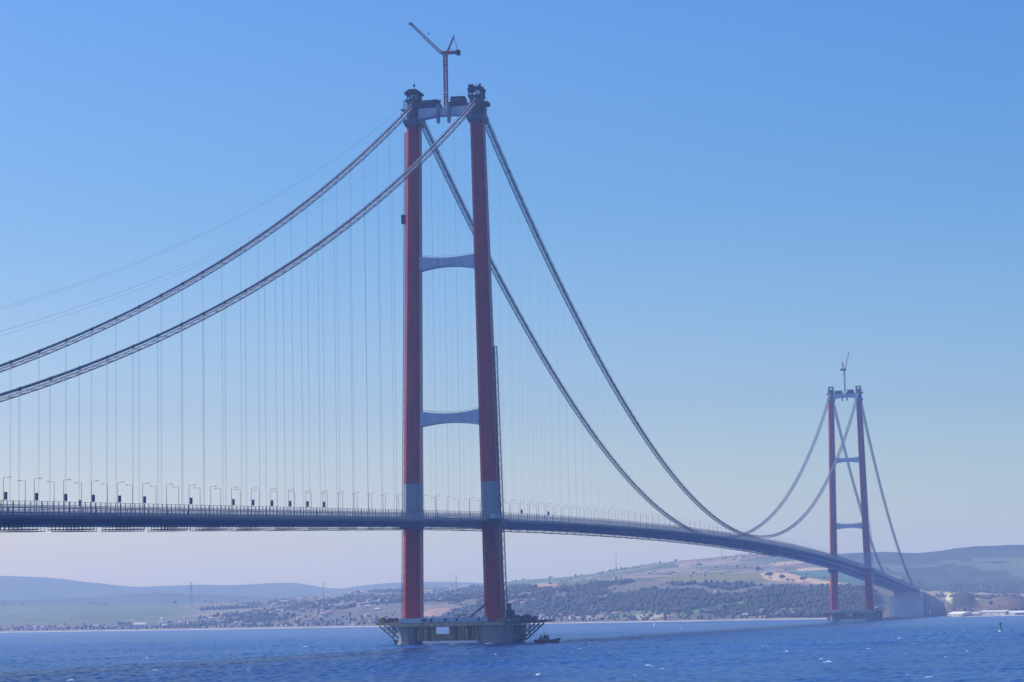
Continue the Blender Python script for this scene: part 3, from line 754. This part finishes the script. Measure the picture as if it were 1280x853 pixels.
for side in (-1,1):
    f=MB(); x=side*22.4
    N=int((S1-S0)/4.4)
    for k in range(N):
        a,c=S0+k*4.4,S0+(k+1)*4.4
        if any(abs((a+c)/2-q)<10.5 for q in (0,L0)): continue
        za,zc=z_deck(a),z_deck(c); thick=(k%5==0)
        f.bar((x,a,za-.3),(x,a,za+4.1),.24 if thick else .15,M['navy'],4,caps=False)
        f.bar((x,a,za+4.05),(x,c,zc+4.05),.09,M['navy'],4,caps=False); f.bar((x,a,za+3.3),(x,c,zc+3.3),.05,M['fence'],4,caps=False)
        for h,r,m in ((.3,.22,'louvre'),(.8,.2,'louvre'),(1.3,.2,'louvre'),(1.8,.2,'fence'),(2.3,.2,'louvre'),(2.75,.16,'fence')):
            f.bar((x,a,za+h),(x,c,zc+h),r,M[m],4,caps=False)
    f.build("wind_fence",deck)
    f=MB(); x=side*4.9
    for s in np.arange(S0,S1-6,6):
        if s>1600: break
        f.bar((x,s,z_deck(s)+.9),(x,s+6,z_deck(s+6)+.9),.16,M['louvre'],4,caps=False); f.bar((x,s,z_deck(s)-.2),(x,s,z_deck(s)+.9),.12,M['fence'],4,caps=False)
    f.build("median_barrier",deck)
# scaffold platforms slung under the girders
for k in range(-12,42):
    s=-541+46.5*k
    if s<S0+20 or abs(s)<16 or s>1500: continue
    for x,ds,ln in ((13,-7,26),(-13,6,28)):
        b=MB(); c=s+ds; zb=z_deck(c)-5.35; dz=z_deck(c+ln/2)-z_deck(c-ln/2)
        b.add([(x+e,c+h*ln/2,zb+h*dz/2+t) for h in (-1,1) for e in (-3.2,3.2) for t in (-.14,.14)],
              [(0,1,3,2),(4,5,7,6),(0,1,5,4),(2,3,7,6),(0,2,6,4),(1,3,7,5)],M['navy'])
        for i in range(9):
            y=c-ln/2+ln*i/8; zz=zb+dz*(i/8-.5)
            for e in (-3,3): b.bar((x+e,y,zz),(x+e,y,zz+1.9 if i%3 else zz+2.0),.11,M['navy'],4,caps=False)
        for e in (-3,3): b.bar((x+e,c-ln/2,zb-dz/2+.9),(x+e,c+ln/2,zb+dz/2+.9),.09,M['navy'],4,caps=False)
        b.build("hanging_scaffold",deck)

# ------------------------------------------------------------------ piers
def pier(y0,label):
    wr=57 if y0==0 else 45      # right wing
    t=empty("tower_pier",(0,y0,0)); tag(t,label,'bridge pier')
    for sx,x0,x1 in ((-1,-29,-19.2),(1,19.8,37.6)):
        b=MB(); cx,wd=(x0+x1)/2,x1-x0
        ring=lambda z,g:[(cx-wd/2+3-g,-19-g,z),(cx+wd/2-3+g,-19-g,z),(cx+wd/2+g,-15-g,z),(cx+wd/2+g,15+g,z),(cx+wd/2-3+g,19+g,z),(cx-wd/2+3-g,19+g,z),(cx-wd/2-g,15+g,z),(cx-wd/2-g,-15-g,z)]
        b.sweep([ring(-6,.3),ring(1.2,.3),ring(1.5,0),ring(10.2,0)],M['concrete'])
        b.build("concrete_caisson",t)
    # ribbed steel wall between with a square opening
    b=MB()
    for x0,x1,z0,z1 in ((-19.0,-6.8,1.6,10.2),(1.4,19.6,1.6,10.2),(-6.8,1.4,1.6,5.8),(-6.8,1.4,9.8,10.2)):
        b.box(((x0+x1)/2,-14,(z0+z1)/2),(x1-x0,1.0,z1-z0),M['rust'])
    for k in range(20):
        x=-18.6+k*2.0
        if -7.0<x<1.6: continue
        for yy in (-14.9,): b.box((x,yy,5.8),(.55 if k%3 else .9,.8,8.6),M['olive'] if k%4 else M['dark'])
    for x in (-6.9,1.5): b.box((x,-14.8,5.8),(.5,.7,8.6),M['olive'])
    b.build("sheet_pile_wall",t); b=MB(); b.box((10.5,14,5.9),(18.4,1.0,8.6),M['rust']); b.box((-8.8,14,9.9),(20.2,1.0,.5),M['rust']); b.box((-8.8,14,3.4),(20.2,1.0,3.6),M['rust'])
    b.build("sheet_pile_wall",t)
    b=MB(); g=random.Random(8)
    b.box((2.5,-15.9,1.3),(33,3.6,1.3),M['white'])
    for k in range(7): b.box((-17+k*5.8,-16.8,1.6),(1.4,1.0,1.2),M['navy'])
    b.build("fender_walkway",t)
    # work platform with wings
    b=MB(); b.box((1.5,0,11.2),(64,40,1.7),M['olive']); b.box((1.5,0,12.3),(63,39,.5),M['concrete'])
    b.prism([(-43,11.6),(-30.5,10.6),(-30.5,12.5),(-43,12.7)],'y',-14,14,M['olive']); b.prism([(33.5,10.6),(wr-7,11.2),(wr,12.4),(wr,12.8),(33.5,12.5)],'y',-12,12,M['dark'])
    pl=b.build("work_platform",t)
    f=MB()
    for x0,x1 in ((-26.5,-12.5),(-12.3,-.4),(-.2,11),(11.2,25.0)): f.box(((x0+x1)/2,-19.6,13.7),(x1-x0,.25,2.5),M['panel'])
    for k in range(6): f.box((g.uniform(-16,20),-19.85,13.8),(g.uniform(.8,1.8),.2,1.5),M['navy'])
    f.build("fence_panel",pl)
    r=MB()
    for x0,x1,yy,zz in ((-43,-27,-13.8,12.8),(-43,-27,13.8,12.8),(25,wr-5,-11.8,12.7)):
        for h in (.6,1.2): r.bar((x0,yy,zz+h),(x1,yy,zz+h),.07,M['olive'])
        for k in range(9): r.bar((x0+(x1-x0)*k/8,yy,zz),(x0+(x1-x0)*k/8,yy,zz+1.2),.07,M['olive'])
    r.build("handrail",pl)
    for x,w,h,m,lb in ((-40.5,2.6,2.6,'rust','rust brown box at the left tip of the PIER platform'),(-36,3.4,2.2,'navy','dark winch box on the left wing of the PIER platform'),(-32.5,2.6,2.3,'navy','dark generator box on the left wing of the PIER, next to the leg'),
            (31,4,1.6,'rust','low brown crate at the foot of the right leg on the PIER platform'),(39,6,2.6,'navy','long dark container on the right wing of the PIER platform'),(45,5,2.8,'navy','dark container near the right tip of the PIER platform'),(49.5,3,1.8,'dark','low grey box at the right tip of the PIER platform')):
        if y0>0: continue
        s=MB(); s.box((0,0,h/2),(w,5,h),M[m]); e=s.build("equipment_box",loc=(x,y0-8,12.62)); tag(e,lb.replace('PIER','near pier'),'equipment')
        s=MB(); s.box((.3,.6,h+.25),(w*.5,3,.5),M[m]); s.build("lid",e)
    # bracing trusses beneath the wings
    for sgn in (-1,1):
        b=MB(); xo,xi=(-41.5,-29.3) if sgn<0 else (wr-6.5,38.2)
        for yy in (-11,0,11):
            b.bar((xo,yy,10.9),(xi+sgn*2.0,yy,1.8),.55,M['olive'] if sgn<0 else M['dark'],4)
            b.bar((xi+sgn*.6,yy,10.4),(xi+sgn*.6,yy,1.2),.35,M['dark'],4)
            for k in (.28,.55,.8):
                px=xo+(xi+sgn*2-xo)*k; pz=10.9+(1.8-10.9)*k
                b.bar((px,yy,pz),(px,yy,10.8),.25,M['dark'],4); b.bar((px,yy,pz),(px+(xi-px)*.75,yy,10.8),.25,M['dark'],4)
        b.bar((xi+sgn*1.5,-12,2),(xi+sgn*1.5,12,2),.7,M['dark'],6)
        for yy in (-12,-6,0): b.bar((xi+sgn*1.4,yy,-.5),(xi+sgn*3.2,yy,2.6),.5,M['navy'],6)
        b.build("wing_truss",t)
    return t
pier(0,"near tower pier of grey concrete with yellowish steel work platform"); pier(L0,"far tower pier with its work platform beside the jetty")
# boom leaning against the near right leg
b=MB(); b.lattice((10.5,-10,13.5),(22.0,-9,22.6),.7,M['navy'],12,.16); o=b.build("loading_boom"); tag(o,"thin dark crane boom leaning from the near pier towards the right leg",'crane boom')
b=MB(); b.box((8.5,-19,15.0),(.6,.5,3.2),M['navy']); b.box((12.5,-19,15.0),(.6,.5,3.2),M['navy']); b.box((10.5,-19,16.4),(4.6,.5,.5),M['navy']); tag(b.build("platform_gate"),"dark blue gate frame on the fence of the near pier",'gate')

# ------------------------------------------------------------------ anchorage on the far shore
t=empty("anchorage",(0,2855,0)); tag(t,"huge concrete anchor block under the far end of the bridge",'anchor block')
b=MB(); b.box((0,22,20.5),(46,44,45),M['block']); b.build("front_pier",t)
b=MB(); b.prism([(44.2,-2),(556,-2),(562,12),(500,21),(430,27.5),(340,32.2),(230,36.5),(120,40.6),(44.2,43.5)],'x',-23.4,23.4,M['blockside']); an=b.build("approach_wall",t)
b=MB()
for y0,y1,z0,z1 in ((120,124,4,22),(200,206,6,24),(150,185,4,12),(260,266,4,20)):
    b.box((23.6,(y0+y1)/2,(z0+z1)/2),(.6,y1-y0,z1-z0),M['block'])
b.build("wall_pilaster",an)
b=MB()
for s in range(0,470,12): 
    zz=np.interp(s+44,[44,120,230,340,430,556],[43.5,40.6,36.5,32.2,27.5,13]); b.bar((22.9,s+44,zz-.2),(22.9,s+44,zz+2.6),.14,M['navy'])
    z2=np.interp(s+56,[44,120,230,340,430,556],[43.5,40.6,36.5,32.2,27.5,13]); b.bar((22.9,s+44,zz+2.5),(22.9,s+56,z2+2.5),.1,M['navy']); b.bar((22.9,s+44,zz+1.2),(22.9,s+56,z2+1.2),.3,M['louvre'])
b.build("parapet",an)

# jetty, scaffold tower, gangway by the far tower
b=MB(); p0=at_water(1103,774.3); p1=at_water(1144,773.3); c=(p0+p1)/2
b=MB(); ln=50; 
t=empty("jetty",(60,2400,0)); tag(t,"long pinkish jetty at the waterline in front of the anchorage",'jetty')
P0=at_range(1103,772,3560); P1=at_range(1144,771,3630)
t.location=((P0[0]+P1[0])/2,(P0[1]+P1[1])/2,0); ln=math.hypot(P1[0]-P0[0],P1[1]-P0[1]); t.rotation_euler=(0,0,math.atan2(P1[1]-P0[1],P1[0]-P0[0]))
b.box((0,0,2.3),(ln,9,2.8),M['jetty']); b.build("deck_slab",t)
b=MB()
for k in range(13):
    for yy in (-3.5,3.5): b.bar((-ln/2+2+k*(ln-4)/12,yy,-4),(-ln/2+2+k*(ln-4)/12,yy,1.9),.5,M['jetty'],6)
b.build("pile",t)
q=at_range(1115,771,3990); t=empty("scaffold_tower",(q[0],q[1],1)); tag(t,"pale scaffold stair tower beside the anchorage front",'scaffold tower')
b=MB(); b.lattice((0,0,0),(0,0,34),6,M['white'],11,.75); b.build("scaffold_frame",t)
b=MB(); b.box((3,0,27),(12,7,1.2),M['white']); b.box((0,0,34.3),(7,7,.6),M['white']); b.build("landing",t)
q0=at_range(1091,761,3560); q1=at_range(1121,749.5,3900); b=MB(); b.bar(q0,q1,.9,M['white'],4); b.bar(q0+np.array([0,0,2]),q1+np.array([0,0,2]),.35,M['white'],4)
b.bar((q0[0],q0[1],9),q0,.6,M['white'],4); tag(b.build("gangway"),"white inclined gangway rising from the far pier towards the anchorage",'gangway')

# ------------------------------------------------------------------ tower cranes
def crane(y0,jib_dir,jib_len,jib_el,red,label,zb,zm):
    t=empty("tower_crane",(0.4,y0,zb)); tag(t,label,'crane'); h=zm-zb; m=M['crane'] if red else M['grey']; g2=M['crane_grey'] if red else M['navy']
    b=MB(); b.lattice((0,0,0),(0,0,h),1.9,m,20,.24); ms=b.build("mast",t)
    b=MB(); b.box((0,0,h*.28),(2.5,2.5,.8),M['white']); b.box((0,0,h*.84),(2.6,2.6,.4),g2); b.build("mast_collar",ms)
    u=Vector((math.cos(jib_dir),math.sin(jib_dir),0)); 
    b=MB(); b.box((0,0,h+.6),(2.8,2.8,1.2),g2); 
    q=u*-3.2; b.box((q.x,q.y,h+1.7),(11,2.8,1.3),m if red else g2,jib_dir); q=u*-7.8; b.box((q.x,q.y,h+1.5),(2.2,3.4,2.6),M['navy'],jib_dir)
    q=u*.8+Vector((-u.y,u.x,0))*-1.9; b.box((q.x,q.y,h+2.4),(1.8,1.4,2.0),M['white'] if red else g2,jib_dir)
    for e in (-1.3,1.3):
        n=Vector((-u.y,u.x,0))*e; b.bar(u*2.0+n+Vector((0,0,h+3.3)),u*-8+n+Vector((0,0,h+3.3)),.07,g2)
    b.build("slewing_platform",t)
    foot=u*2.2+Vector((0,0,h+1.6)); tip=foot+u*jib_len*math.cos(jib_el)+Vector((0,0,jib_len*math.sin(jib_el)))
    b=MB(); b.lattice(foot,tip,1.7,m,14,.2,.75); jb=b.build("jib",t)
    b=MB(); d=(tip-foot).normalized(); b.bar(tip-d*1.2,tip+d*.9+Vector((0,0,-.4)),.75,g2,6); b.bar(tip+d*.6,tip+d*.6+u*1.2+Vector((0,0,-1.2)),.3,g2); b.build("jib_head",jb)
    apex=u*-5.2+Vector((0,0,h+11.2)); b=MB()
    n=Vector((-u.y,u.x,0))
    for e in (-1.1,1.1):
        b.bar(u*-1.2+n*e+Vector((0,0,h+2.2)),apex+n*e*.3,.46,m); b.bar(apex+n*e*.3,u*-7.6+n*e+Vector((0,0,h+2.2)),.14,g2)
    for k in (.3,.6): b.bar(u*(-1.2-4*k)+n*-1+Vector((0,0,h+2.2+9*k)),u*(-1.2-4*k)+n+Vector((0,0,h+2.2+9*k)),.14,m)
    b.bar(apex,apex+Vector((0,0,.9)),.55,g2,6); b.build("back_frame",t)
    b=MB(); mid=foot+(tip-foot)*.42+Vector((0,0,4.4)); b.bar(apex,mid,.035,M['rope']); b.bar(mid,tip,.035,M['rope']); b.box(mid,(1.2,.6,.7),g2,jib_dir); b.build("luffing_rope",t)
    return t
crane(0,math.radians(186),26.5,math.radians(46),True,"red luffing tower crane with raised jib on top of the near tower",313.5,344.5)
crane(L0,math.radians(70),29,math.radians(62),False,"small grey tower crane with steep jib on top of the far tower",314,345.5)

# faint hauling ropes above the left side span
def rope_path(y_px,x): 
    out=[]
    for X,Y in y_px:
        d=ray(X,Y); k=(x-CAM[0])/d[0]; out.append(CAM+d*k)
    return out
for x,px,lab in ((-XC,[(0,383),(77,363),(150,337.5),(200,313.5)],"upper faint hauling rope above the left side span"),(XC,[(0,413.6),(77,391),(150,367),(200,347),(270,316)],"lower faint hauling rope above the left side span")):
    pts=rope_path(px,x); sv=np.array([p[1] for p in pts]); zv=np.array([p[2] for p in pts])
    # quadratic through the surveyed points and the tower top
    sv=np.append(sv,[0,0,0]); zv=np.append(zv,[321,321,321]); co=np.polyfit(sv,zv,2)
    b=MB(); sg=np.linspace(-760,0,60); b.tube([(x,s,float(np.polyval(co,s))) for s in sg],.04,M['crane_grey'],4)
    b.tube([(x+1.2*np.sign(x),s,float(np.polyval(co,s))-1.3) for s in sg],.03,M['crane_grey'],4)
    tag(b.build("hauling_rope"),lab,'rope')

# ------------------------------------------------------------------ lamp posts and banners on the deck
def lamp_parts(side):
    p=MB(); p.bar((0,0,-.3),(0,0,12.9),.13,M['fence'],6,.08); p.box((0,0,.3),(.5,.5,.8),M['fence'])
    a=MB(); a.bar((0,0,12.85),(side*2.1,0,12.95),.06,M['fence'],5)
    h=MB(); h.box((side*2.4,0,12.95),(.9,.42,.2),M['fence'])
    one=MB()
    for q in (p,a,h): one.add(q.v,q.f,M['fence'])
    return p.mesh("pole"),a.mesh("arm"),h.mesh("lamp_head"),one.mesh("lamp_post")
s_lamp0=-587.0
for side in (1,-1):
    pm,am,hm_,one=lamp_parts(side); x=side*5.6
    lab=("grey lamp post on the deck with its arm over the nearer carriageway" if side>0 else "grey lamp post on the deck with its arm over the farther carriageway")
    grp=("lamp posts of the nearer carriageway" if side>0 else "lamp posts of the farther carriageway")
    for k in range(-8,102):
        s=(s_lamp0 if side>0 else -546.7)+24.2*k
        if abs(s)<14: continue
        if s<0:
            t=empty("lamp_post",(x,s,z_deck(s))); link("pole",pm,parent=t); link("arm",am,parent=t); link("lamp_head",hm_,parent=t)
        else: t=link("lamp_post",one,(x,s,z_deck(s)))
        tag(t,lab,'lamp post',grp)
bm_=MB(); bm_.box((.75,0,6.5),(1.2,.10,2.5),M['blue_banner']); bm_.bar((0,0,7.78),(1.4,0,7.78),.05,M['fence']); bm_.bar((0,0,5.22),(1.4,0,5.22),.05,M['fence']); bme=bm_.mesh("banner")
for k in (-2,-1,0,1,2,3,4,5,7,9,10,11,12,13,14,30,33):
    s=s_lamp0+24.2*k; o=link("banner",bme,(5.6+.12,s,z_deck(s))); tag(o,"dark blue banner hung on a bridge lamp post",'banner','banners on the bridge lamp posts')
bm2=MB(); bm2.box((-.6,0,5.2),(.9,.10,2.3),M['blue_banner']); bm2.bar((0,0,6.4),(-1.1,0,6.4),.05,M['fence'])
s=-546.7+24.2*2; o=bm2.build("banner",loc=(-5.6-.12,s,z_deck(s))); tag(o,"single dark banner on a lamp post of the farther carriageway near the left edge",'banner')
# site cabins beside the near leg
for x,y,w,l in ((29.9,-9.6,2.4,"small white site cabin at the left on the near leg's walkway"),(32.4,-9.2,2.2,"pale site cabin at the right on the near leg's walkway")):
    t=empty("site_cabin",(x-3.4,y+2.2,z_deck(0)-.05)); tag(t,l,'cabin'); b=MB(); b.box((0,0,1.25),(w,2.2,2.4),M['white' if w>2.3 else 'panel']); b.build("wall",t)
    b=MB(); b.box((0,0,2.52),(w+.2,2.4,.14),M['grey']); b.build("roof",t); b=MB(); b.box((.2,-1.13,1.2),(.8,.08,1.7),M['grey']); b.build("door",t)

# ------------------------------------------------------------------ boats and buoys
def workboat(X,Y,ln,label):
    p=at_water(X,Y); t=empty("workboat",(p[0],p[1],0)); t.rotation_euler=(0,0,YAW-.15); tag(t,label,'boat')
    b=MB(); rings=[]
    for u in np.linspace(-1,1,13):
        hw=2.0*(1-max(0,u)**2.6*.97)*(1 if u>-.9 else .85); top=1.8+1.0*max(0,u)**2+.25*max(0,-u)**2; x=u*ln/2
        rings.append([(x+.5*max(0,u),-hw,top),(x-1.0*max(0,u)**2,-hw*.8,-.5),(x-1.0*max(0,u)**2,hw*.8,-.5),(x+.5*max(0,u),hw,top)])
    b.sweep(rings,M['hull']); 
    h=b.build("hull",t); b=MB(); 
    for i in range(12):
        a,c=rings[i],rings[i+1]
        for q in (0,3): b.bar(Vector(a[q])+Vector((0,0,.05)),Vector(c[q])+Vector((0,0,.05)),.18,M['black'],5)
    b.build("fender_rail",h)
    b=MB(); b.box((-1.6,0,2.5),(5.6,2.6,1.7),M['cabin']); b.box((-.6,0,3.8),(2.6,2.2,1.2),M['cabin']); c=b.build("wheelhouse",t)
    b=MB(); b.box((-.6,-1.12,3.9),(2.2,.06,.55),M['glass']); b.build("window",c)
    b=MB(); b.bar((-1.6,0,3.8),(-1.6,0,7.6),.13,M['black'],5); b.bar((-1.6,-.8,6.6),(-1.6,.8,6.6),.07,M['black'],4); b.build("mast",t)
    b=MB(); b.bar((-3.2,0,1.7),(-3.2,0,4.6),.35,M['black'],6); b.build("funnel",t)
workboat(684,804.5,14.0,"dark work boat passing just right of the near pier")
def buoy(X,Y,h,m,label,ball=True):
    p=at_water(X,Y); t=empty("buoy",(p[0],p[1],0)); tag(t,label,'buoy')
    b=MB(); b.bar((0,0,-.5),(0,0,.7*h*.3),h*.28,m[0],10,h*.22); b.build("float",t)
    b=MB(); b.bar((0,0,h*.2),(0,0,h),h*.10,m[1],6,h*.05); b.box((0,0,h*.9),(h*.22,h*.22,h*.2),m[1]); b.build("top_mark",t)
buoy(732,807,1.9,(M['black'],M['black']),"small black buoy right of the work boat")
buoy(163,814,1.6,(M['black'],M['black']),"small dark buoy on the water at lower left")
buoy(1251,790.5,5.6,(M['white'],M['green']),"green and white navigation buoy at far right")
buoy(818.5,782.5,7.0,(M['white'],M['white']),"thin white marker buoy off the far beach")
buoy(851,786,3.6,(M['white'],M['white']),"round white buoy in the middle of the strait")
